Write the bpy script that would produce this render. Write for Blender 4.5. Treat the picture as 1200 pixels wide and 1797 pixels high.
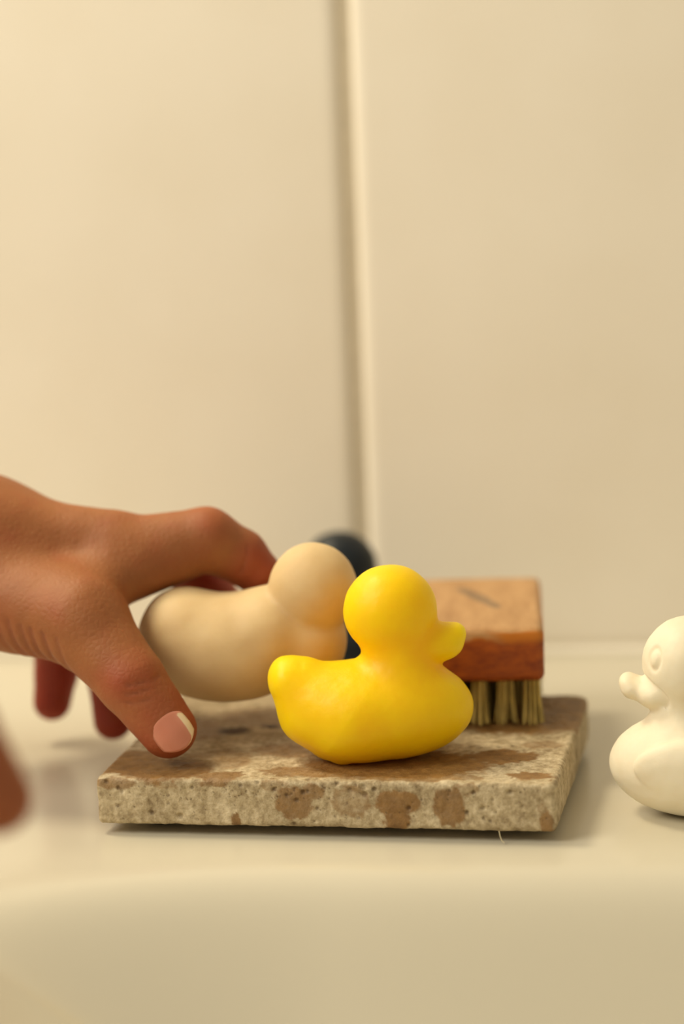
import bpy, bmesh, math
import numpy as np
from mathutils import Matrix, Vector

for o in list(bpy.data.objects):
    bpy.data.objects.remove(o, do_unlink=True)
S = bpy.context.scene
C = S.collection
MM = 0.001

# ------------------------------------------------------------------ camera
cam_d = bpy.data.cameras.new('camera')
cam = bpy.data.objects.new('camera', cam_d)
C.objects.link(cam)
S.camera = cam
PITCH, YAW, ROLL = 0.1484, -0.1423, -0.0389
cy, sy = math.cos(YAW), math.sin(YAW)
fw = Vector((sy * math.cos(PITCH), cy * math.cos(PITCH), -math.sin(PITCH)))
rt = Vector((cy, -sy, 0))
up = rt.cross(fw)
r2 = rt * math.cos(ROLL) + up * math.sin(ROLL)
u2 = up * math.cos(ROLL) - rt * math.sin(ROLL)
cam.matrix_world = Matrix(((r2.x, u2.x, -fw.x, 0.0763), (r2.y, u2.y, -fw.y, -0.4775),
                           (r2.z, u2.z, -fw.z, 0.1534), (0, 0, 0, 1)))
cam_d.sensor_fit = 'VERTICAL'
cam_d.sensor_height = 36.0
cam_d.lens = 71.52
cam_d.clip_start = 0.01
cam_d.dof.use_dof = True
cam_d.dof.focus_distance = 0.505
cam_d.dof.aperture_fstop = 5.0

# ------------------------------------------------------------------ light
W = bpy.data.worlds.new('room_light')
S.world = W
W.use_nodes = True
bg = W.node_tree.nodes['Background']
bg.inputs['Color'].default_value = (1.0, 0.88, 0.65, 1)
bg.inputs['Strength'].default_value = 0.40


def area(name, loc, target, size, power, col):
    d = bpy.data.lights.new(name, 'AREA')
    d.shape = 'DISK'
    d.size = size
    d.energy = power
    d.color = col
    o = bpy.data.objects.new(name, d)
    C.objects.link(o)
    o.location = loc
    o.rotation_euler = (Vector(target) - Vector(loc)).to_track_quat('-Z', 'Y').to_euler()
    return o


area('ceiling_lamp', (-0.38, 0.125, 0.74), (0, 0.05, 0.03), 0.20, 3.4, (1.0, 0.86, 0.60))
area('room_fill', (-0.72, -0.42, 0.78), (-0.05, 0.18, 0.12), 0.6, 7.4, (1.0, 0.925, 0.77))  # unseen broad fill added for light from the whole room, no actual fitting

S.view_settings.view_transform = 'Standard'
S.view_settings.look = 'None'
S.view_settings.exposure = 0.06
S.view_settings.gamma = 1.0
S.view_settings.use_curve_mapping = False


# ------------------------------------------------------------------ helpers
def lin(r, g, b):
    f = lambda c: (c / 255 / 12.92) if c / 255 <= 0.04045 else ((c / 255 + 0.055) / 1.055) ** 2.4
    return (f(r), f(g), f(b), 1)


class NT:
    def __init__(self, name):
        self.m = bpy.data.materials.new(name)
        self.m.use_nodes = True
        self.t = self.m.node_tree
        self.b = self.t.nodes['Principled BSDF']

    def n(self, typ, **kw):
        x = self.t.nodes.new(typ)
        for k, v in kw.items():
            if k.startswith('i_'):
                key = k[2:]
                x.inputs[int(key) if key.isdigit() else key.replace('_', ' ')].default_value = v
            else:
                setattr(x, k, v)
        return x

    def l(self, a, b):
        self.t.links.new(a, b)

    def set(self, **kw):
        for k, v in kw.items():
            self.b.inputs[k.replace('_', ' ')].default_value = v

    def noise(self, scale, detail=3, rough=0.5, vec=None):
        x = self.n('ShaderNodeTexNoise')
        x.inputs['Scale'].default_value = scale
        x.inputs['Detail'].default_value = detail
        x.inputs['Roughness'].default_value = rough
        if vec is None:
            vec = self.n('ShaderNodeTexCoord').outputs['Object']
        self.l(vec, x.inputs['Vector'])
        return x.outputs['Fac']

    def ramp(self, fac, *stops):
        r = self.n('ShaderNodeValToRGB')
        e = r.color_ramp.elements
        while len(e) < len(stops):
            e.new(0.5)
        for i, (p, c) in enumerate(stops):
            e[i].position = p
            e[i].color = c
        self.l(fac, r.inputs['Fac'])
        return r.outputs['Color']

    def mix(self, fac, a, b, mode='MIX'):
        x = self.n('ShaderNodeMix', data_type='RGBA', blend_type=mode)
        for s, v in ((x.inputs['Factor'], fac), (x.inputs['A'], a), (x.inputs['B'], b)):
            if hasattr(v, 'links'):
                self.l(v, s)
            else:
                s.default_value = v
        return x.outputs['Result']

    def attr(self, name):
        return self.n('ShaderNodeAttribute', attribute_name=name).outputs['Fac']

    def bump(self, h, strength, dist):
        x = self.n('ShaderNodeBump')
        x.inputs['Strength'].default_value = strength
        x.inputs['Distance'].default_value = dist
        self.l(h, x.inputs['Height'])
        self.l(x.outputs['Normal'], self.b.inputs['Normal'])


# ---- numpy noise
_rng = np.random.RandomState(7)
_tab = _rng.rand(32, 32, 32).astype(np.float32)


def vnoise(P, s):
    q = P * s + 100.37
    i = np.floor(q).astype(np.int64)
    f = (q - i).astype(np.float32)
    f = f * f * (3 - 2 * f)
    r = 0
    for a in (0, 1):
        for b in (0, 1):
            for c in (0, 1):
                w = (f[..., 0] if a else 1 - f[..., 0]) * (f[..., 1] if b else 1 - f[..., 1]) * (f[..., 2] if c else 1 - f[..., 2])
                r = r + w * _tab[(i[..., 0] + a) % 32, (i[..., 1] + b) % 32, (i[..., 2] + c) % 32]
    return r - 0.5


def fbm(P, s, oct=3):
    r, a = 0, 1.0
    for k in range(oct):
        r = r + a * vnoise(P + 17.3 * k, s)
        s *= 2.03
        a *= 0.5
    return r


def sstep(a, b, x):
    t = np.clip((x - a) / (b - a), 0, 1)
    return t * t * (3 - 2 * t)


# ---- signed distance shapes (millimetres)
def smin(a, b, k):
    h = np.clip(0.5 + 0.5 * (b - a) / k, 0, 1)
    return b + (a - b) * h - k * h * (1 - h)


def smax(a, b, k):
    return -smin(-a, -b, k)


def ell(P, c, r):
    c = np.array(c, np.float32)
    r = np.array(r, np.float32)
    q = P - c
    k0 = np.sqrt(((q / r) ** 2).sum(-1))
    k1 = np.sqrt(((q / (r * r)) ** 2).sum(-1)) + 1e-9
    return k0 * (k0 - 1.0) / k1


def cone(P, a, b, ra, rb, sy=1.0):
    """a tapered limb from a (radius ra) to b (radius rb)"""
    a = np.array(a, np.float32)
    b = np.array(b, np.float32)
    d = b - a
    q = P - a
    t = np.clip((q @ d) / (d @ d), 0, 1)
    e = q - t[..., None] * d
    if sy != 1.0:
        e = e * np.array([1, 1 / sy, 1], np.float32)
    return np.sqrt((e * e).sum(-1)) - (ra + (rb - ra) * t)


def rbox(P, c, h, r):
    q = np.abs(P - np.array(c, np.float32)) - (np.array(h, np.float32) - r)
    return np.sqrt((np.maximum(q, 0) ** 2).sum(-1)) + np.minimum(q.max(-1), 0) - r


def grid(lo, hi, h):
    ax = [np.arange(lo[i], hi[i] + h, h, dtype=np.float32) for i in range(3)]
    return np.stack(np.meshgrid(*ax, indexing='ij'), -1)


def nets(f, lo, h):
    """surface nets: a closed quad mesh of f = 0"""
    s = f < 0
    nx, ny, nz = f.shape
    cs = [(a, b, c) for a in (0, 1) for b in (0, 1) for c in (0, 1)]
    cnt = np.zeros((nx - 1, ny - 1, nz - 1), np.int8)
    for a, b, c in cs:
        cnt += s[a:nx - 1 + a, b:ny - 1 + b, c:nz - 1 + c]
    I = np.argwhere((cnt > 0) & (cnt < 8))
    idx = np.full(cnt.shape, -1, np.int64)
    idx[tuple(I.T)] = np.arange(len(I))
    acc = np.zeros((len(I), 3))
    n = np.zeros(len(I))
    for p in cs:
        for ax in range(3):
            if p[ax]:
                continue
            q = list(p)
            q[ax] = 1
            A = I + np.array(p)
            B = I + np.array(q)
            fa = f[tuple(A.T)]
            fb = f[tuple(B.T)]
            m = (fa < 0) != (fb < 0)
            t = np.where(m, fa / np.where(m, fa - fb, 1), 0)
            pt = A.astype(float)
            pt[:, ax] += t
            acc[m] += pt[m]
            n[m] += 1
    V = acc / n[:, None] * h + np.array(lo)
    F = []
    for ax in range(3):
        u, v = (ax + 1) % 3, (ax + 2) % 3
        sl0 = [slice(None)] * 3
        sl1 = [slice(None)] * 3
        sl0[ax] = slice(0, -1)
        sl1[ax] = slice(1, None)
        ch = s[tuple(sl0)] != s[tuple(sl1)]
        E = np.argwhere(ch)
        E = E[(E[:, u] > 0) & (E[:, v] > 0) & (E[:, u] < f.shape[u] - 1) & (E[:, v] < f.shape[v] - 1)]
        ins = s[tuple(E.T)]
        du = np.zeros(3, int)
        du[u] = 1
        dv = np.zeros(3, int)
        dv[v] = 1
        q = np.stack([idx[tuple((E - du - dv).T)], idx[tuple((E - dv).T)], idx[tuple(E.T)], idx[tuple((E - du).T)]], 1)
        q[~ins] = q[~ins][:, ::-1]
        F.append(q)
    return V, np.concatenate(F)


def vnormals(V, F):
    n = np.cross(V[F[:, 2]] - V[F[:, 0]], V[F[:, 3]] - V[F[:, 1]])
    N = np.zeros_like(V)
    for k in range(4):
        np.add.at(N, F[:, k], n)
    return N / (np.linalg.norm(N, axis=1)[:, None] + 1e-12)


def mesh_obj(name, V, F, mat, parent=None, loc=(0, 0, 0), attrs=None, smooth=True):
    """V in millimetres in the object's own frame"""
    me = bpy.data.meshes.new(name)
    V = np.asarray(V, float) * MM
    if isinstance(F, np.ndarray):
        me.vertices.add(len(V))
        me.vertices.foreach_set('co', V.ravel().astype(np.float32))
        k = F.shape[1]
        me.loops.add(F.size)
        me.loops.foreach_set('vertex_index', F.ravel().astype(np.int32))
        me.polygons.add(len(F))
        me.polygons.foreach_set('loop_start', np.arange(0, F.size, k, dtype=np.int32))
        me.update(calc_edges=True)
        me.validate()
    else:
        me.from_pydata([tuple(v) for v in V], [], F)
        me.update()
    me.polygons.foreach_set('use_smooth', np.full(len(me.polygons), smooth))
    for k, v in (attrs or {}).items():
        a = me.attributes.new(k, 'FLOAT', 'POINT')
        a.data.foreach_set('value', np.asarray(v, np.float32))
    me.materials.append(mat)
    o = bpy.data.objects.new(name, me)
    C.objects.link(o)
    o.location = loc
    if parent:
        o.parent = parent
    return o


def tag(o, label=None, cat=None, group=None, kind=None):
    for k, v in (('label', label), ('category', cat), ('group', group), ('kind', kind)):
        if v:
            o[k] = v
    return o


def empty(name, loc=(0, 0, 0), rz=0):
    o = bpy.data.objects.new(name, None)
    C.objects.link(o)
    o.location = loc
    o.rotation_euler = (0, 0, rz)
    o.empty_display_size = 0.01
    return o


# ------------------------------------------------------------------ materials
def mat_tile():
    m = NT('glazed_tile')
    n = m.noise(18, 3)
    m.l(m.ramp(n, (0.3, lin(238, 229, 212)), (0.7, lin(242, 234, 219))), m.b.inputs['Base Color'])
    m.set(Roughness=0.32)
    m.b.inputs['Specular IOR Level'].default_value = 0.35
    m.bump(m.noise(9, 2), 0.08, 0.004)
    return m.m


def mat_simple(name, col, rough, nscale=60, bump=0.1, var=0.06, bdist=0.0006):
    m = NT(name)
    a = tuple(c * (1 - var) for c in col[:3]) + (1,)
    b = tuple(min(1, c * (1 + var)) for c in col[:3]) + (1,)
    n = m.noise(nscale, 4)
    m.l(m.ramp(n, (0.3, a), (0.7, b)), m.b.inputs['Base Color'])
    m.set(Roughness=rough)
    m.bump(n, bump, bdist)
    return m


def mat_soap(name, col, col2, rough=0.4, sss=0.35, rad=(1, 0.7, 0.3), scale=0.004, bump=0.15):
    m = NT(name)
    n = m.noise(90, 4, 0.6)
    m.l(m.ramp(n, (0.25, col2), (0.75, col)), m.b.inputs['Base Color'])
    m.set(Roughness=rough, Subsurface_Weight=sss, Subsurface_Radius=rad, Subsurface_Scale=scale)
    m.b.inputs['Specular IOR Level'].default_value = 0.3
    m.bump(m.noise(260, 5, 0.6), bump, 0.0006)
    return m.m


def mat_stone():
    m = NT('travertine')
    fine = m.noise(520, 5, 0.65)
    mid = m.noise(110, 4, 0.6)
    base = m.ramp(mid, (0.32, lin(136, 116, 84)), (0.5, lin(184, 166, 132)), (0.66, lin(222, 206, 174)))
    base = m.mix(0.5, base, m.ramp(fine, (0.34, lin(120, 98, 66)), (0.5, lin(188, 170, 136)), (0.66, lin(232, 216, 184))))
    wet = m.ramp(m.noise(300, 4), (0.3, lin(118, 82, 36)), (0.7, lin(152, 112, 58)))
    st = m.attr('stain_shade')
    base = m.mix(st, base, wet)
    base = m.mix(m.attr('pit_dark'), base, lin(80, 56, 28))
    m.l(base, m.b.inputs['Base Color'])
    r = m.n('ShaderNodeMapRange', i_3=0.75, i_4=0.5)
    m.l(st, r.inputs[0])
    m.l(r.outputs[0], m.b.inputs['Roughness'])
    m.bump(fine, 0.6, 0.0010)
    return m.m


def mat_wood():
    m = NT('brush_wood')
    tc = m.n('ShaderNodeTexCoord').outputs['Object']
    mp = m.n('ShaderNodeMapping')
    mp.inputs['Scale'].default_value = (1.0, 0.16, 2.2)
    mp.inputs['Rotation'].default_value = (0, 0.5, 0.25)
    m.l(tc, mp.inputs['Vector'])
    g = m.noise(230, 4, 0.6, mp.outputs['Vector'])
    dark = m.ramp(g, (0.3, lin(124, 48, 0)), (0.7, lin(170, 82, 0)))
    pale = m.ramp(g, (0.3, lin(170, 126, 78)), (0.7, lin(196, 152, 102)))
    orange = lin(196, 116, 24)
    c = m.mix(m.attr('varnish'), dark, orange)
    c = m.mix(m.attr('worn'), c, pale)
    c = m.mix(m.attr('scuff'), c, lin(120, 98, 74))
    m.l(c, m.b.inputs['Base Color'])
    m.set(Roughness=0.55)
    m.bump(g, 0.2, 0.0006)
    return m.m


def mat_skin(name):
    m = NT(name)
    n = m.noise(70, 4, 0.6)
    base = m.ramp(n, (0.3, lin(148, 88, 44)), (0.7, lin(162, 100, 53)))
    base = m.mix(m.attr('red'), base, lin(154, 50, 24))
    base = m.mix(m.attr('crease'), base, lin(146, 80, 50))
    m.l(base, m.b.inputs['Base Color'])
    m.set(Roughness=0.6, Subsurface_Weight=0.35, Subsurface_Radius=(1.0, 0.28, 0.12), Subsurface_Scale=0.005)
    v = m.n('ShaderNodeTexVoronoi', feature='DISTANCE_TO_EDGE')
    v.inputs['Scale'].default_value = 620
    m.l(m.n('ShaderNodeTexCoord').outputs['Object'], v.inputs['Vector'])
    m.bump(v.outputs['Distance'], 0.25, 0.0006)
    return m.m


M_TILE = mat_tile()
M_GROUT = mat_simple('grout', lin(206, 194, 170), 0.85, 400, 0.2).m
mc = mat_simple('white_ceramic', lin(211, 204, 185), 0.22, 14, 0.03, 0.01, 0.002)
M_CERAMIC = mc.m
M_YELLOW = mat_soap('yellow_soap', lin(254, 210, 0), lin(250, 198, 0), 0.45, 0.75, (1, 0.85, 0.05), 0.016, 0.3)
M_CREAM = mat_soap('cream_soap', lin(222, 196, 150), lin(212, 182, 134), 0.55, 0.55, (1, 0.75, 0.45), 0.006)
M_WHITE = mat_soap('ivory_soap', lin(244, 236, 214), lin(236, 224, 198), 0.5, 0.3, (1, 0.85, 0.6), 0.003)
M_DARK = mat_soap('navy_soap', lin(34, 42, 48), lin(22, 27, 34), 0.42, 0.0)
M_STONE = mat_stone()
M_WOOD = mat_wood()
M_BRISTLE = mat_simple('bristle', lin(196, 172, 96), 0.6, 300, 0.1, 0.2).m
M_RUBBER = mat_simple('rubber', lin(30, 26, 22), 0.8).m
M_SKIN = mat_skin('skin')
M_SKIN2 = M_SKIN
M_FIBRE = mat_simple('fibre', lin(210, 196, 160), 0.7).m


def mat_nail():
    m = NT('thumb_nail')
    c = m.ramp(m.attr('edge'), (0.0, lin(204, 130, 106)), (0.72, lin(212, 142, 120)), (0.86, lin(240, 216, 184)))
    m.l(c, m.b.inputs['Base Color'])
    m.set(Roughness=0.28, Subsurface_Weight=0.2, Subsurface_Radius=(1, 0.4, 0.2), Subsurface_Scale=0.002)
    m.bump(m.noise(150, 2), 0.15, 0.0005)
    return m.m


M_NAIL = mat_nail()


# ------------------------------------------------------------------ setting: tiled wall
def box_vf(lo, hi):
    x0, y0, z0 = lo
    x1, y1, z1 = hi
    V = [(x0, y0, z0), (x1, y0, z0), (x1, y1, z0), (x0, y1, z0), (x0, y0, z1), (x1, y0, z1), (x1, y1, z1), (x0, y1, z1)]
    return V, [(0, 3, 2, 1), (4, 5, 6, 7), (0, 1, 5, 4), (1, 2, 6, 5), (2, 3, 7, 6), (3, 0, 4, 7)]


V, F = box_vf((-640, 213.6, -320), (620, 260, 720))
wall = tag(mesh_obj('wall_back', V, F, M_GROUT, smooth=False), 'cream tiled wall behind the sink', kind='structure')


def tile_mesh(w, h, t=4.5, r=5.0, n=6):
    """a tile with pillowed edges, face towards -y, lower left corner at the origin"""
    def prof(L):
        a = [r * (1 - math.cos(math.pi / 2 * k / n)) for k in range(n + 1)]
        return a + [L - x for x in reversed(a)]
    xs, zs = prof(w), prof(h)

    def drop(d):
        d = min(d, r)
        return t * 0.55 * (1 - math.sqrt(max(0, 1 - (1 - d / r) ** 2)))
    V, F = [], []
    for x in xs:
        for z in zs:
            V.append((x, -t + max(drop(min(x, w - x)), drop(min(z, h - z))), z))
    nz = len(zs)
    for i in range(len(xs) - 1):
        for j in range(nz - 1):
            a = i * nz + j
            F.append((a, a + nz, a + nz + 1, a + 1))
    b = len(V)
    for (i, j) in ((0, 0), (len(xs) - 1, 0), (len(xs) - 1, nz - 1), (0, nz - 1)):
        x, y, z = V[i * nz + j]
        V.append((x, 0, z))
    nx = len(xs)
    F.append(tuple([b + 1, b] + [i * nz for i in range(nx)]))
    F.append(tuple([b + 2, b + 1] + [(nx - 1) * nz + j for j in range(nz)]))
    F.append(tuple([b + 3, b + 2] + [i * nz + nz - 1 for i in reversed(range(nx))]))
    F.append(tuple([b, b + 3] + [j for j in reversed(range(nz))]))
    return V, F


TW, TH, GAP = 300.0, 298.0, 4.6
JX = -15.6
tv, tf = tile_mesh(TW, TH)
tile0 = None
for row in (-1, 0, 1):
    for col in (-2, -1, 0, 1):
        x = JX + GAP / 2 + col * (TW + GAP)
        z = 0.5 + row * (TH + 3)
        if tile0 is None:
            t = tile0 = mesh_obj('tile', tv, tf, M_TILE, wall)
        else:
            t = tile0.copy()
            C.objects.link(t)
        # the tile right of the joint stands a little proud of its neighbour
        t.location = (x * MM, (215.0 + (-0.9 if col >= 0 else 1.0)) * MM, z * MM)


V, F = box_vf((-640, -1500, -880), (620, 260, -850))
tag(mesh_obj('floor', V, F, mat_simple('floor_stone', lin(168, 160, 146), 0.6, 8).m, smooth=False), 'grey stone floor far below the sink', kind='structure')

# bead of white sealant between ledge and tiles
prof = [(208.6, -1.0), (208.5, 0.1)] + [(210.9 - 2.4 * math.cos(math.pi / 2 * k / 8), 0.1 + 2.4 * (1 - math.sqrt(1 - math.sin(math.pi / 2 * k / 8) ** 2))) for k in range(1, 9)] + [(213.4, 2.5), (213.4, -1.0)]
V = [(x, y, z) for x in (-330, 420) for y, z in prof]
n = len(prof)
F = [(k, n + k, n + (k + 1) % n, (k + 1) % n) for k in range(n)] + [tuple(reversed(range(n))), tuple(range(n, 2 * n))]
tag(mesh_obj('trim_1', V, F, mat_simple('sealant', lin(236, 228, 212), 0.35, 30, 0.05, 0.02).m), 'white sealant bead along the foot of the tiles', kind='structure')


# ------------------------------------------------------------------ the sink
def sink():
    def axis(lo, hi, dense):
        pts = [lo]
        x = lo
        while x < hi:
            d = min(abs(x - a) if not (a <= x <= b) else 0 for a, b in [dense])
            x += 1.6 + 0.12 * d
            pts.append(min(x, hi))
        return np.array(pts)
    xs = axis(-330, 420, (-110, 110))
    ys = axis(-360, 209.3, (-110, 5))
    X, Y = np.meshgrid(xs, ys, indexing='ij')
    # rounded rectangle of the bowl, positive inside
    x0, x1, y0, y1, R = -80.0, 330.0, -310.0, -24.0, 35.0
    qx = 0.4 * np.abs(X - (x0 + x1) / 2) - (0.4 * (x1 - x0) / 2 - R)
    qy = np.abs(Y - (y0 + y1) / 2) - ((y1 - y0) / 2 - R)
    sd = R - np.sqrt(np.maximum(qx, 0) ** 2 + np.maximum(qy, 0) ** 2) - np.minimum(np.maximum(qx, qy), 0)
    w = 5.0
    z = -2.0 * (np.sqrt(sd * sd + w * w) + sd) / 2
    z = np.where(sd < -25, 0, z * sstep(-25, -2, sd))
    z = -110 * np.tanh(-z / 110)
    # a soft raised lip round the bowl
    z = z + 0.3 * np.exp(-((sd + 6.5) / 4.0) ** 2)
    nx, ny = X.shape
    V = np.stack([X, Y, z], -1).reshape(-1, 3)
    F = []
    for i in range(nx - 1):
        for j in range(ny - 1):
            a = i * ny + j
            F.append((a, a + ny, a + ny + 1, a + 1))
    # outer skirt and underside
    ring = [i * ny for i in range(nx)] + [(nx - 1) * ny + j for j in range(1, ny)] + \
           [i * ny + ny - 1 for i in range(nx - 2, -1, -1)] + [j for j in range(ny - 2, 0, -1)]
    b = len(V)
    low = [(V[k][0], V[k][1], -150.0) for k in ring]
    V = np.concatenate([V, np.array(low)])
    n = len(ring)
    for k in range(n):
        F.append((ring[k], b + k, b + (k + 1) % n, ring[(k + 1) % n]))
    F.append(tuple(b + k for k in reversed(range(n))))
    o = mesh_obj('sink', V, F, M_CERAMIC)
    return tag(o, 'glossy off-white ceramic sink with a flat back ledge against the tiles', 'sink')


sink()


# ------------------------------------------------------------------ travertine soap dish
def slab():
    a = -0.05
    Wd, D, H, z0 = 115.0, 90.0, 12.0, 2.7
    root = empty('soap_dish', (0, 0, 0), a)
    tag(root, 'rectangular rough travertine stone soap slab with brown wet patches, on the sink ledge', 'soap dish')
    h = 0.40
    lo = np.array([-Wd / 2 - 1.5, -1.5, z0 - 1.5])
    hi = np.array([Wd / 2 + 1.5, D + 1.5, z0 + H + 1.5])
    P = grid(lo, hi, h)
    f = rbox(P, (0, D / 2, z0 + H / 2), (Wd / 2, D / 2, H / 2), 1.3)
    q = np.abs(P[..., 0]) - (Wd / 2 - 6)
    e = np.maximum(P[..., 1] - (D - 6), 0)
    f = np.maximum(f, np.where((q > 0) & (e > 0), np.sqrt(np.maximum(q, 0) ** 2 + e ** 2) - 6, -9))
    band = np.abs(f) < 2.2
    Q = P[band]
    f[band] += 0.35 * fbm(Q, 0.33, 3) + 0.22 * fbm(Q, 1.1, 2)
    rng = np.random.RandomState(3)
    pits = []
    for k in range(420):
        r = 0.16 + 0.6 * rng.rand() ** 4.5
        u = rng.rand()
        if u < 0.55:
            c = (rng.uniform(-Wd / 2, Wd / 2), 0.0, rng.uniform(z0 + .5, z0 + H - .3))
            if rng.rand() < .4:
                c = (rng.normal(-10, 22), 0.0, rng.uniform(z0 + H * .6, z0 + H - .3))
        elif u < 0.9:
            c = (rng.uniform(-Wd / 2, Wd / 2), rng.uniform(0, D), z0 + H)
        else:
            c = (Wd / 2, rng.uniform(0, D), rng.uniform(z0, z0 + H))
        pits.append((c, r))
        i0 = np.maximum(((np.array(c) - r * 2 - lo) / h).astype(int), 0)
        i1 = ((np.array(c) + r * 2 - lo) / h).astype(int) + 2
        sl = tuple(slice(x, y) for x, y in zip(i0, i1))
        sub = P[sl]
        e = np.array([rng.uniform(.7, 1.6), 1.0, rng.uniform(.7, 1.4)])
        g = np.sqrt((((sub - np.array(c)) / e) ** 2).sum(-1)) - r
        f[sl] = smax(f[sl], -g, 0.25)
    V, F = nets(f, lo, h)
    pit_dark = np.zeros(len(V))
    for c, r in pits:
        m = np.where((np.abs(V - np.array(c)) < r * 2).all(1))[0]
        d = np.sqrt(((V[m] - np.array(c)) ** 2).sum(1))
        pit_dark[m] = np.maximum(pit_dark[m], sstep(r * 1.25, r * 0.7, d) * 0.6)
    # brown water stains, with some painted brush shadow on the top: centre, radii, strength
    nz = 2.2 * fbm(V, 0.28, 3)
    nz2 = 2.0 * fbm(V + 31, 0.8, 3)
    st = np.zeros(len(V))
    front = [(-6.7, 8.9, 4.9, 4.2, .8), (-2.2, 11.8, 3.0, 2.2, .7), (7.7, 9.6, 4.9, 4.3, .55), (18.7, 9.4, 5.0, 3.6, .9),
             (18.5, 5.2, 3.2, 4.2, .95), (31.6, 8.7, 4.0, 4.9, .85), (-22, 4.0, 1.3, 2.3, .9), (55.2, 4.6, 1.6, 3.2, .8),
             (-52, 13.2, 6, 1.4, .7), (-40, 13.0, 4, 1.0, .5), (54.5, 8.5, 1.2, 2.0, .5), (-12, 13.3, 4, 1.2, .5), (36, 13.0, 3.5, 1.4, .5)]
    for x, z, rx, rz, s in front:
        m = V[:, 1] < 2.0
        d = np.sqrt(((V[:, 0] - x) / rx) ** 2 + ((V[:, 2] - z) / rz) ** 2) + (nz + nz2) / (rx + rz) * 1.2
        w = sstep(1.08, 0.92, d) * s
        if s < .6:
            w = w * (0.55 + 0.45 * sstep(0.5, 0.85, d))
        st = np.maximum(st, np.where(m, w, 0))
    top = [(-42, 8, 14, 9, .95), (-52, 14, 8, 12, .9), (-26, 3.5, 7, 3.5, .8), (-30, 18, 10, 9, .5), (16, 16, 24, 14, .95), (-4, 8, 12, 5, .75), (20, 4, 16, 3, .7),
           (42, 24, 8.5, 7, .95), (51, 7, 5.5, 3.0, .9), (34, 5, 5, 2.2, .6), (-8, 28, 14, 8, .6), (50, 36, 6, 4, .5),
           (42, 68, 26, 22, .95), (-22, 62, 18, 12, .5), (4, 74, 16, 9, .7), (-44, 46, 9, 12, .6)]  # first patch: wet brown stone, deepened to paint in the brush's shadow
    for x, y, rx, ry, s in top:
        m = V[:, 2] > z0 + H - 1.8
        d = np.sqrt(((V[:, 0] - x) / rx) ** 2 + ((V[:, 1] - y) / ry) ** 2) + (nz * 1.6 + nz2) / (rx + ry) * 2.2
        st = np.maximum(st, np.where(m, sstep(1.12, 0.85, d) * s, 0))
    dk = np.zeros(len(V))  # dark patches on the slab top, given the same colour as the pits
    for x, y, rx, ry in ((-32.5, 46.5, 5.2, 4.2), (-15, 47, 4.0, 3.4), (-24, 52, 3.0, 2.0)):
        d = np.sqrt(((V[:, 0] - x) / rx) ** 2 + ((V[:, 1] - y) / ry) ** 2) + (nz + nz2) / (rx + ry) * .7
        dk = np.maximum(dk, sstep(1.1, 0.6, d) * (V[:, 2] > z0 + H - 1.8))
    pit_dark = np.maximum(pit_dark, dk * .95)
    V[:, 0] *= 1 + 0.0004 * V[:, 1]
    mesh_obj('slab', V, F, M_STONE, root, attrs={'stain_shade': np.clip(st, 0, 1), 'pit_dark': pit_dark})
    # four small rubber feet keep it off the ledge
    n = 16
    for sx in (-1, 1):
        for yy in (13, D - 10):
            fv, ff = [], []
            for (z, r) in ((0.0, 4.0), (0.4, 4.4), (3.1, 4.4)):
                for k in range(n):
                    t = 2 * math.pi * k / n
                    fv.append((sx * 44 + r * math.cos(t), yy + r * math.sin(t), z))
            for q in range(2):
                for k in range(n):
                    ff.append((q * n + k, q * n + (k + 1) % n, (q + 1) * n + (k + 1) % n, (q + 1) * n + k))
            ff.append(tuple(reversed(range(n))))
            ff.append(tuple(range(2 * n, 3 * n)))
            mesh_obj('foot', fv, ff, M_RUBBER, root)
    # a short pale fibre stuck under the front edge
    pts = [(43.6, -0.3, 3.0), (43.9, -0.9, 1.9), (44.3, -1.4, 1.0), (45.0, -1.8, 0.5)]
    fv, ff = [], []
    for (x, y, z) in pts:
        for k in range(5):
            t = 2 * math.pi * k / 5
            fv.append((x + .13 * math.cos(t), y + .13 * math.sin(t), z))
    for q in range(len(pts) - 1):
        for k in range(5):
            ff.append((q * 5 + k, q * 5 + (k + 1) % 5, (q + 1) * 5 + (k + 1) % 5, (q + 1) * 5 + k))
    mesh_obj('fibre', fv, ff, M_FIBRE, root)
    return root


slab()


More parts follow.
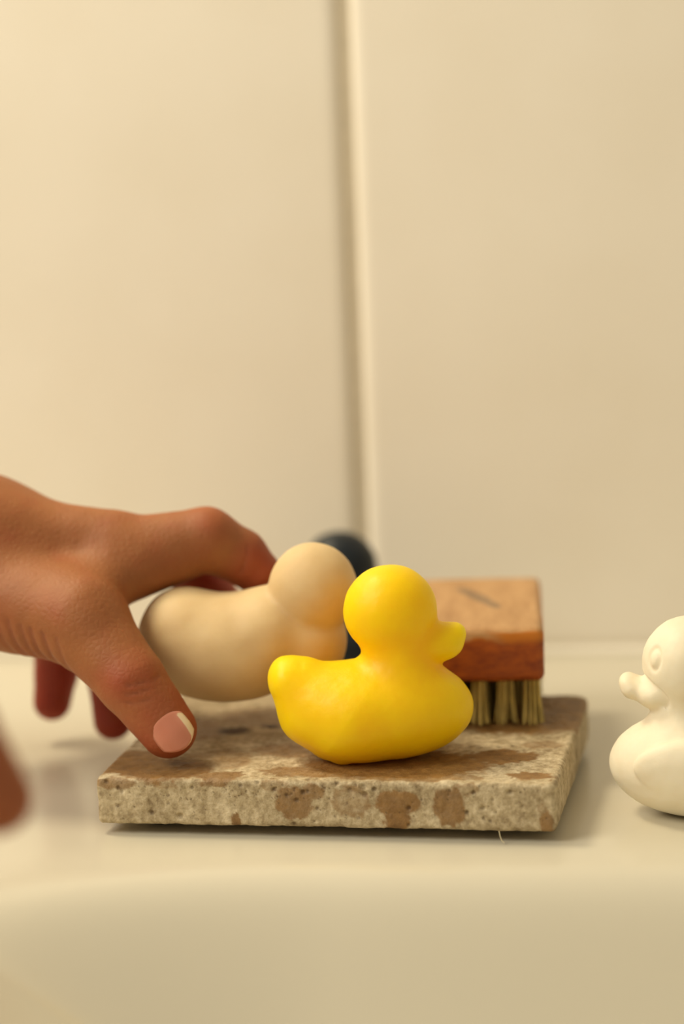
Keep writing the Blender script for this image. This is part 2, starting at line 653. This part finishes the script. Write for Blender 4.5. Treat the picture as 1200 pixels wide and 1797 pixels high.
# ------------------------------------------------------------------ the ducks (own frame: beak towards +x, base at z = 0)
def duck_field(P, detail=False, tail=1.0):
    x, y, z = P[..., 0], P[..., 1], P[..., 2]
    body = ell(P, (3.0, 0, 12.6), (21.6, 15.5, 12.9))
    body = smin(body, ell(P, (-6, 0, 11.5), (18, 13.0, 10.5)), 5)
    t = cone(P, (-8, 0, 12.0), (-21.6, 0, 21.4), 11.0, 5.0, 1.3)
    t = smin(t, cone(P, (-22.6, 0, 22.6), (-18.0, 0, 23.4), 3.6, 3.0, 1.6), 2.5)
    body = smin(body, t, 6)
    body = smin(body, cone(P, (-21.2, 0, 19.5), (-17.6, 0, 12.0), 5.3, 7.0, 1.4), 2.5)
    neck = cone(P, (6.2, 0, 20), (6.2, 0, 30), 8.8, 7.4) if detail else cone(P, (6.2, 0, 20), (6.2, 0, 30), 10.0, 8.8)
    body = smin(body, neck, 3.5)
    head = ell(P, (4.4, 0, 37.6), (11.8, 11.3, 11.7))
    f = smin(body, head, 2.2)
    bill = ell(P, (14.4, 0, 29.0), (7.2, 6.8, 5.0))
    tip = ell(P, (19.0, 0, 29.8), (3.6, 5.0, 3.7))
    b2 = smin(bill, tip, 3.0)
    b2 = smin(b2, ell(P, (21.2, 0, 31.6), (1.9, 3.4, 1.9)), 2.0)
    if detail:
        b2 = smin(ell(P, (12.6, 0, 30.4), (5.6, 7.2, 4.3)), ell(P, (18.6, 0, 31.4), (3.0, 4.8, 2.9)), 1.8)
        b2 = smin(b2, ell(P, (20.0, 0, 33.0), (1.8, 3.6, 1.9)), 1.5)
    f = smin(f, b2, 1.2 if detail else 2.2)
    wing = ell(np.stack([x, np.abs(y), z], -1), (0.5, 12.4, 14.6), (17.0, 3.6, 7.2))
    if detail:
        f = smin(f, wing, 1.0)
        for s in (-1, 1):
            # ringed eyes
            az, el = math.radians(43) * s, math.radians(13)
            d = np.array([math.cos(el) * math.cos(az), math.cos(el) * math.sin(az), math.sin(el)])
            c = np.array([4.4, 0, 37.6]) + d * 11.5
            q = P - c.astype(np.float32)
            along = q @ d.astype(np.float32)
            zz = q[..., 2] - along * d[2]
            rad2 = (q * q).sum(-1) - along ** 2
            oval = np.sqrt(np.maximum(rad2 - zz * zz, 0) * 1.5 + zz * zz * 0.85)
            ring = np.abs(oval - 2.4)
            f = f + np.where(np.abs(along) < 5, 0.5 * np.exp(-(ring / 0.6) ** 2) - 0.3 * np.exp(-(oval / 1.5) ** 2), 0)
        # groove where the bill meets the face
        f = f + 0.6 * np.exp(-((b2 - 0.9) / 0.6) ** 2) * (head < 1.5)
    f = smax(f, 0.15 - z, 0.9)
    return f


def make_duck(name, mat, loc, rz, h=0.45, detail=False, scale=1.0, lumps=0.25):
    lo, hi = np.array([-30., -18., -1.]), np.array([26., 18., 51.])
    P = grid(lo, hi, h)
    f = duck_field(P, detail)
    if lumps:
        f = f + lumps * fbm(P, 0.16, 2) + 0.10 * fbm(P, 0.55, 2)
    if name == 'yellow':
        f = smin(f, ell(P, (-9.0, -6.0, 2.2), (2.6, 2.2, 2.0)), 1.5)     # moulding nub on the belly
    V, F = nets(f, lo, h)
    V[:, 2] -= V[:, 2].min()
    o = mesh_obj('soap_duck', V * scale, F, mat, loc=tuple(c * MM for c in loc))
    o.rotation_euler = (0, 0, rz)
    return o


tag(make_duck('yellow', M_YELLOW, (11.6, 22.0, 14.7), 0.14, 0.4),
    'bright yellow duck-shaped soap standing at the middle of the stone slab', 'duck', 'duck soaps')
tag(make_duck('white', M_WHITE, (95.0, 22.5, 0.05), math.radians(180 - 6), 0.4, True, 1.02, 0.15),
    'ivory duck with ringed eyes standing alone on the ledge at the right edge', 'duck', 'duck soaps')
tag(make_duck('dark', M_DARK, (-21.0, 160.0, 0.05), 0.1, 0.55, False, 1.03),
    'dark navy duck at the very back behind the cream duck', 'duck', 'duck soaps')


# the cream duck in the hand, nose low and tail up, turned a little away
def cream_duck():
    lo, hi = np.array([-62., 18., 18.]), np.array([14., 66., 74.])
    P = grid(lo, hi, 0.5)
    f = ell(P, (-30.5, 41, 39.5), (23.5, 15.0, 14.6))
    f = smin(f, ell(P, (-41.5, 41, 44.0), (11.5, 12.5, 11.6)), 3.5)
    f = smin(f, ell(P, (-18.0, 41, 44.6), (11.5, 13.0, 11.3)), 3.5)
    f = smin(f, ell(P, (-7.0, 42, 41.0), (8.8, 10.5, 11.0)), 5)
    f = smin(f, ell(P, (-6.4, 40.5, 55.2), (11.7, 11.3, 11.9)), 1.6)
    b = smin(ell(P, (0.5, 50.5, 49.5), (5.0, 6.0, 3.8)), ell(P, (3.0, 54.5, 51.0), (3.5, 3.8, 2.4)), 2.5)
    f = smin(f, b, 1.6)
    f = f + 0.25 * fbm(P, 0.16, 2)
    V, F = nets(f, lo, 0.5)
    base = np.array([-28.0, 41.0, V[:, 2].min()])
    o = mesh_obj('soap_duck', V - base, F, M_CREAM, loc=tuple(base * MM))
    tag(o, 'cream duck-shaped soap lifted off the stone slab by the hand', 'duck', 'duck soaps')


cream_duck()


# ------------------------------------------------------------------ nail brush
def brush():
    root = empty('nail_brush', (32.2 * MM, 49.5 * MM, 14.75 * MM), 0.055)
    tag(root, 'small wooden nail brush with pale worn top, on the slab behind the yellow duck', 'brush')
    Wd, D, z0, H = 42.0, 75.0, 12.4, 14.6
    lo = np.array([-Wd / 2 - 2, -2., z0 - 2])
    hi = np.array([Wd / 2 + 2, D + 2, z0 + H + 2])
    P = grid(lo, hi, 0.55)
    f = rbox(P, (0, D / 2, z0 + H / 2), (Wd / 2, D / 2, H / 2), 2.0) + 0.35 * fbm(P, 0.09, 2)
    V, F = nets(f, lo, 0.55)
    N = vnormals(V, F)
    nz = fbm(V, 0.16, 3)
    worn = sstep(0.25, 0.75, N[:, 2] + nz * 0.5 - 0.12 * sstep(8, 20, V[:, 0]) * (V[:, 1] < 4))
    worn = np.maximum(worn, sstep(z0 + H - 4.2, z0 + H - 3.0, V[:, 2] + 3.5 * nz) * sstep(12, 4, V[:, 0]) * (V[:, 1] < 3))
    var = sstep(z0 + H - 4.5, z0 + H - 2.0, V[:, 2] + 1.5 * nz)
    d = ((V[:, 0] - 3.0 + 0.35 * (V[:, 1] - 44)) / 2.8) ** 2 + ((V[:, 1] - 44) / 17) ** 2
    sc = sstep(1.1, 0.5, d + 0.7 * nz) * (N[:, 2] > .5) * 0.75
    mesh_obj('block', V, F, M_WOOD, root, attrs={'worn': worn, 'varnish': var, 'scuff': sc})
    rng = np.random.RandomState(5)
    variants = []
    for v in range(4):
        bv, bf = [], []
        for k in range(40):
            r = 2.15 * math.sqrt(rng.rand())
            t = rng.rand() * 2 * math.pi
            x, y = r * math.cos(t), r * math.sin(t)
            ex, ey = x * 1.45 + rng.normal(0, .25), y * 1.45 + rng.normal(0, .25)
            zb = rng.uniform(0.05, 0.9)
            b = len(bv)
            for (px, py, pz, rr) in ((x, y, 14.4, .26), (x * 1.12, y * 1.12, 7, .26), (ex, ey, zb, .18)):
                for q in range(4):
                    a = q * math.pi / 2
                    bv.append((px + rr * math.cos(a), py + rr * math.sin(a), pz))
            for s in range(2):
                for q in range(4):
                    bf.append((b + s * 4 + q, b + (s + 1) * 4 + q, b + (s + 1) * 4 + (q + 1) % 4, b + s * 4 + (q + 1) % 4))
            bf.append((b + 8, b + 9, b + 10, b + 11))
        variants.append((bv, bf))
    protos = []
    i = 0
    for cx in range(6):
        for cyy in range(9):
            x = -17.2 + cx * 6.9 + (-3.4 if cyy % 2 and cyy > 2 and cx else 0) + rng.normal(0, .15)
            y = 4.6 + cyy * 7.9 + rng.normal(0, .15)
            if len(protos) < 4:
                t = mesh_obj('bristle_tuft', *variants[len(protos)], M_BRISTLE, root)
                protos.append(t)
            else:
                t = protos[i % 4].copy()
                C.objects.link(t)
            i += 1
            t.location = (x * MM, y * MM, 0)
            t.rotation_euler = (0, 0, rng.rand() * 6)


brush()


# ------------------------------------------------------------------ the person's hands
def crease(V, N, lines, depth, width):
    """press fine skin folds into the surface; each line is a polyline on the skin"""
    amt = np.zeros(len(V))
    for pts, dep, wid in lines:
        pts = np.array(pts, float)
        for a, b in zip(pts[:-1], pts[1:]):
            d = b - a
            t = np.clip(((V - a) @ d) / (d @ d), 0, 1)
            e = np.linalg.norm(V - a - t[:, None] * d, axis=1)
            amt = np.maximum(amt, dep * np.exp(-(e / wid) ** 2))
    return amt


person = empty('person', (-0.095, 0.046, 0.0))
tag(person, "bare-handed person reaching in from the left edge, gripping the cream duck", 'person')


def left_hand():
    lo, hi = np.array([-205., -2., 1.]), np.array([-10., 104., 104.])
    h = 0.65
    P = grid(lo, hi, h)

    def chain(pts):
        g = None
        for (a, ra), (b, rb) in zip(pts[:-1], pts[1:]):
            c = cone(P, a, b, ra, rb)
            g = c if g is None else smin(g, c, 1.5)
        return g
    # forearm, wrist and the fan of metacarpals
    f = cone(P, (-205, 34, 74), (-100, 46, 66), 24, 20.5)
    palm = cone(P, (-102, 44, 68), (-62, 46, 66.5), 15, 9.5)
    palm = smin(palm, cone(P, (-104, 54, 66), (-68, 60, 64), 14, 9), 6)
    palm = smin(palm, cone(P, (-106, 60, 64), (-80, 71, 60), 13, 8.5), 6)
    palm = smin(palm, cone(P, (-108, 62, 60), (-94, 80, 56), 12, 8), 6)
    f = smin(f, palm, 10)
    # thumb
    th = smin(cone(P, (-96, 38, 56), (-65, 25, 50.5), 15, 11.8), cone(P, (-65, 25, 50.5), (-50.5, 16.5, 36.3), 11.2, 8.7), 4)
    th = smin(th, cone(P, (-50.5, 16.5, 36.3), (-41.0, 14.5, 24.0), 8.7, 7.3), 1.5)
    f = smin(f, th, 7)
    # fold of skin between thumb and index finger
    f = smin(smin(f, cone(P, (-70, 32, 55), (-57, 43, 61.0), 8, 7.5), 6), cone(P, (-62, 36, 57.5), (-46, 46.5, 63.0), 6.3, 6.6), 5)
    # index, middle, ring, little finger
    idx = chain([((-60, 46, 62.5), 11.0), ((-36.2, 50, 66.9), 8.6), ((-28.0, 53.5, 61.6), 7.3), ((-23.8, 54.5, 57.2), 6.3)])
    f = smin(f, idx, 4)
    mid = chain([((-66, 60, 64.0), 8.5), ((-46, 68, 57.5), 7.2), ((-36, 69, 43), 6.6), ((-31, 62.5, 32), 5.6)])
    f = smin(f, mid, 3)
    ring = chain([((-80, 71, 60), 8), ((-75, 82, 44), 7.0), ((-73.5, 82, 22), 6.4), ((-72.5, 79, 9.8), 5.6)])
    f = smin(f, ring, 3)
    pin = chain([((-94, 80, 56), 7.5), ((-91, 89, 37), 6.6), ((-92.0, 91, 21), 6.2), ((-93.5, 90, 12.6), 5.6)])
    f = smin(f, pin, 3)
    V, F = nets(f, lo, h)
    N = vnormals(V, F)
    # knuckle folds of the thumb, index finger and the wrist
    lines = [([(-53, 9.5, 37.6), (-48, 7.4, 37.2), (-43.6, 9.5, 38.0), (-41.5, 13, 38.6)], .5, .55),
             ([(-54, 10, 35.0), (-49, 7.4, 34.8), (-43.5, 8.8, 36.0)], .4, .5),
             ([(-52, 9, 32.6), (-47.5, 7.2, 32.6), (-43.5, 8.2, 33.6)], .35, .5),
             ([(-33.5, 44, 61.5), (-32.2, 43.3, 66), (-32, 45, 71)], .5, .7),
             ([(-27, 46.3, 57.5), (-25.5, 46.6, 61), (-24.8, 47.5, 65)], .4, .6)]
    wrist = [([(x - 1.0, 0, 52.5 - k * .9), (x, 0, 46 - k * .9), (x + 2.2, 0, 40.5 - k * .9), (x + 3.0, 0, 36 - k * .6)], dep, .75)
             for k, (x, dep) in enumerate(((-85, .35), (-81.5, .5), (-78, .45), (-75.2, .6), (-71.5, .55), (-67.5, .35)))]
    am = crease(V, N, lines, 0, 0)
    am = np.maximum(am, crease(V * np.array([1, 0, 1]), N, wrist, 0, 0) * sstep(-0.1, -0.5, N[:, 1]) * (V[:, 1] < 50))
    V = V - N * am[:, None]
    V = V + N * (0.22 * fbm(V, 0.11, 2) + 0.06 * fbm(V, 0.5, 2))[:, None]
    red = np.zeros(len(V))  # natural flush of the tips; far fingers redder still to paint their shade
    for c, r, s in (((-41, 14, 24), 15, .4), ((-50, 12, 37), 9, .45), ((-24, 54, 58), 13, .55), ((-34, 66, 36), 22, 1.0), ((-40, 68, 50), 18, .8),
                    ((-71, 80, 14), 24, 1.0), ((-93, 90, 16), 24, 1.0), ((-70, 82, 44), 14, .8), ((-92, 89, 38), 14, .8), ((-34, 50, 70), 9, .4), ((-62, 56, 52), 16, .6)):
        red = np.maximum(red, s * sstep(r * 1.25, r * .35, np.linalg.norm(V - np.array(c), axis=1)))
    red = np.clip(red + 0.35 * fbm(V, 0.12, 3), 0, 1)
    base = np.array(person.location) / MM
    hand = mesh_obj('hand', V - base, F, M_SKIN, person, attrs={'red': red, 'crease': np.clip(am * 1.2, 0, .6)})
    # thumb nail: a curved plate on the camera side of the thumb tip
    a = np.array([-50.5, 16.5, 36.3])
    t = np.array([-41.0, 14.5, 24.0])
    ax = (t - a) / np.linalg.norm(t - a)
    nrm = np.array([0.42, -0.90, 0.12])
    nrm -= ax * (nrm @ ax)
    nrm /= np.linalg.norm(nrm)
    sd = np.cross(ax, nrm)
    nv, nf, ne = [], [], []
    nu, nw = 17, 15
    L, HW = 10.4, 5.5
    for layer in (0, 1):
        for j in range(nw):
            v = j / (nw - 1)
            for i in range(nu):
                u = -1 + 2 * i / (nu - 1)
                wv = HW * (1 - 0.10 * (1 - v) ** 2)
                ang = u * wv / 7.2
                # rounded cuticle and rounded free edge
                s0 = -3.6 + 1.9 * u * u * (1 - v) * 1.0
                s1 = s0 + (L - 2.6 * u * u) * v
                rad = 7.40 + 0.18 * (1 - abs(u) ** 4) - 0.08 * max(0, s1 - 2.5) - (0.02 * s1 * s1 if s1 > 0 else 0) - (0.55 if layer else 0)
                if j == 0:
                    rad -= 0.3
                cpt = t + ax * s1 + (nrm * math.cos(ang) + sd * math.sin(ang)) * rad
                nv.append(cpt - base)
                ne.append(max(sstep(0.3, 0.75, -u) * sstep(0.0, 0.2, v), sstep(0.86, 1.0, v) * sstep(0.5, -0.4, u) * 0.9))
    def q(l, i, j):
        return l * nu * nw + j * nu + i
    for j in range(nw - 1):
        for i in range(nu - 1):
            nf.append((q(0, i, j), q(0, i + 1, j), q(0, i + 1, j + 1), q(0, i, j + 1)))
            nf.append((q(1, i, j), q(1, i, j + 1), q(1, i + 1, j + 1), q(1, i + 1, j)))
    for i in range(nu - 1):
        nf.append((q(0, i, 0), q(1, i, 0), q(1, i + 1, 0), q(0, i + 1, 0)))
        nf.append((q(0, i, nw - 1), q(0, i + 1, nw - 1), q(1, i + 1, nw - 1), q(1, i, nw - 1)))
    for j in range(nw - 1):
        nf.append((q(0, 0, j), q(0, 0, j + 1), q(1, 0, j + 1), q(1, 0, j)))
        nf.append((q(0, nu - 1, j), q(1, nu - 1, j), q(1, nu - 1, j + 1), q(0, nu - 1, j + 1)))
    nail = mesh_obj('thumb_nail', nv, nf, M_NAIL, hand, attrs={'edge': ne})
    return hand


left_hand()


def right_hand():
    """the other hand, nearer the camera: only a fingertip comes into the picture"""
    lo, hi = np.array([-190., -225., 10.]), np.array([-25., -120., 110.])
    h = 0.9
    P = grid(lo, hi, h)

    def chain(pts):
        g = None
        for (a, ra), (b, rb) in zip(pts[:-1], pts[1:]):
            c = cone(P, a, b, ra, rb)
            g = c if g is None else smin(g, c, 1.5)
        return g
    f = cone(P, (-190, -196, 84), (-140, -180, 78), 19, 18)
    palm = cone(P, (-138, -176, 80), (-100, -160, 74), 14, 9.5)
    for (x, y, z) in ((-100, -172, 73), (-102, -184, 70), (-106, -195, 66)):
        palm = smin(palm, cone(P, (-138, -182, 78), (x, y, z), 13, 8.5), 6)
    f = smin(f, palm, 9)
    f = smin(f, chain([((-100, -160, 74), 9), ((-72, -154, 74), 7.6), ((-52, -151, 63), 7.0), ((-45.5, -150, 50), 6.2)]), 3)
    f = smin(f, chain([((-100, -172, 73), 8.5), ((-76, -172, 70), 7.6), ((-72, -172, 48), 7.0), ((-84, -172, 42), 6.0)]), 2.5)
    f = smin(f, chain([((-102, -184, 70), 8.2), ((-80, -187, 66), 7.2), ((-76, -187, 46), 6.6), ((-88, -186, 40), 5.8)]), 2.5)
    f = smin(f, chain([((-106, -195, 66), 7.5), ((-88, -201, 61), 6.4), ((-86, -200, 46), 5.9), ((-95, -199, 42), 5.2)]), 2.5)
    f = smin(f, smin(cone(P, (-136, -164, 72), (-108, -146, 58), 12, 9.5), chain([((-108, -146, 58), 9.2), ((-88, -146, 47), 8.0), ((-72, -150, 40), 6.6)]), 2), 6)
    V, F = nets(f, lo, h)
    red = sstep(40, 8, np.linalg.norm(V - np.array([-48, -150, 54]), axis=1))
    base = np.array(person.location) / MM - np.array([13.0, 0, 5.0])
    o = mesh_obj('hand', V - base, F, M_SKIN, person, attrs={'red': red * .3, 'crease': np.zeros(len(V))})
    tag(o, 'blurred fingertip of the other hand close to the camera')


right_hand()
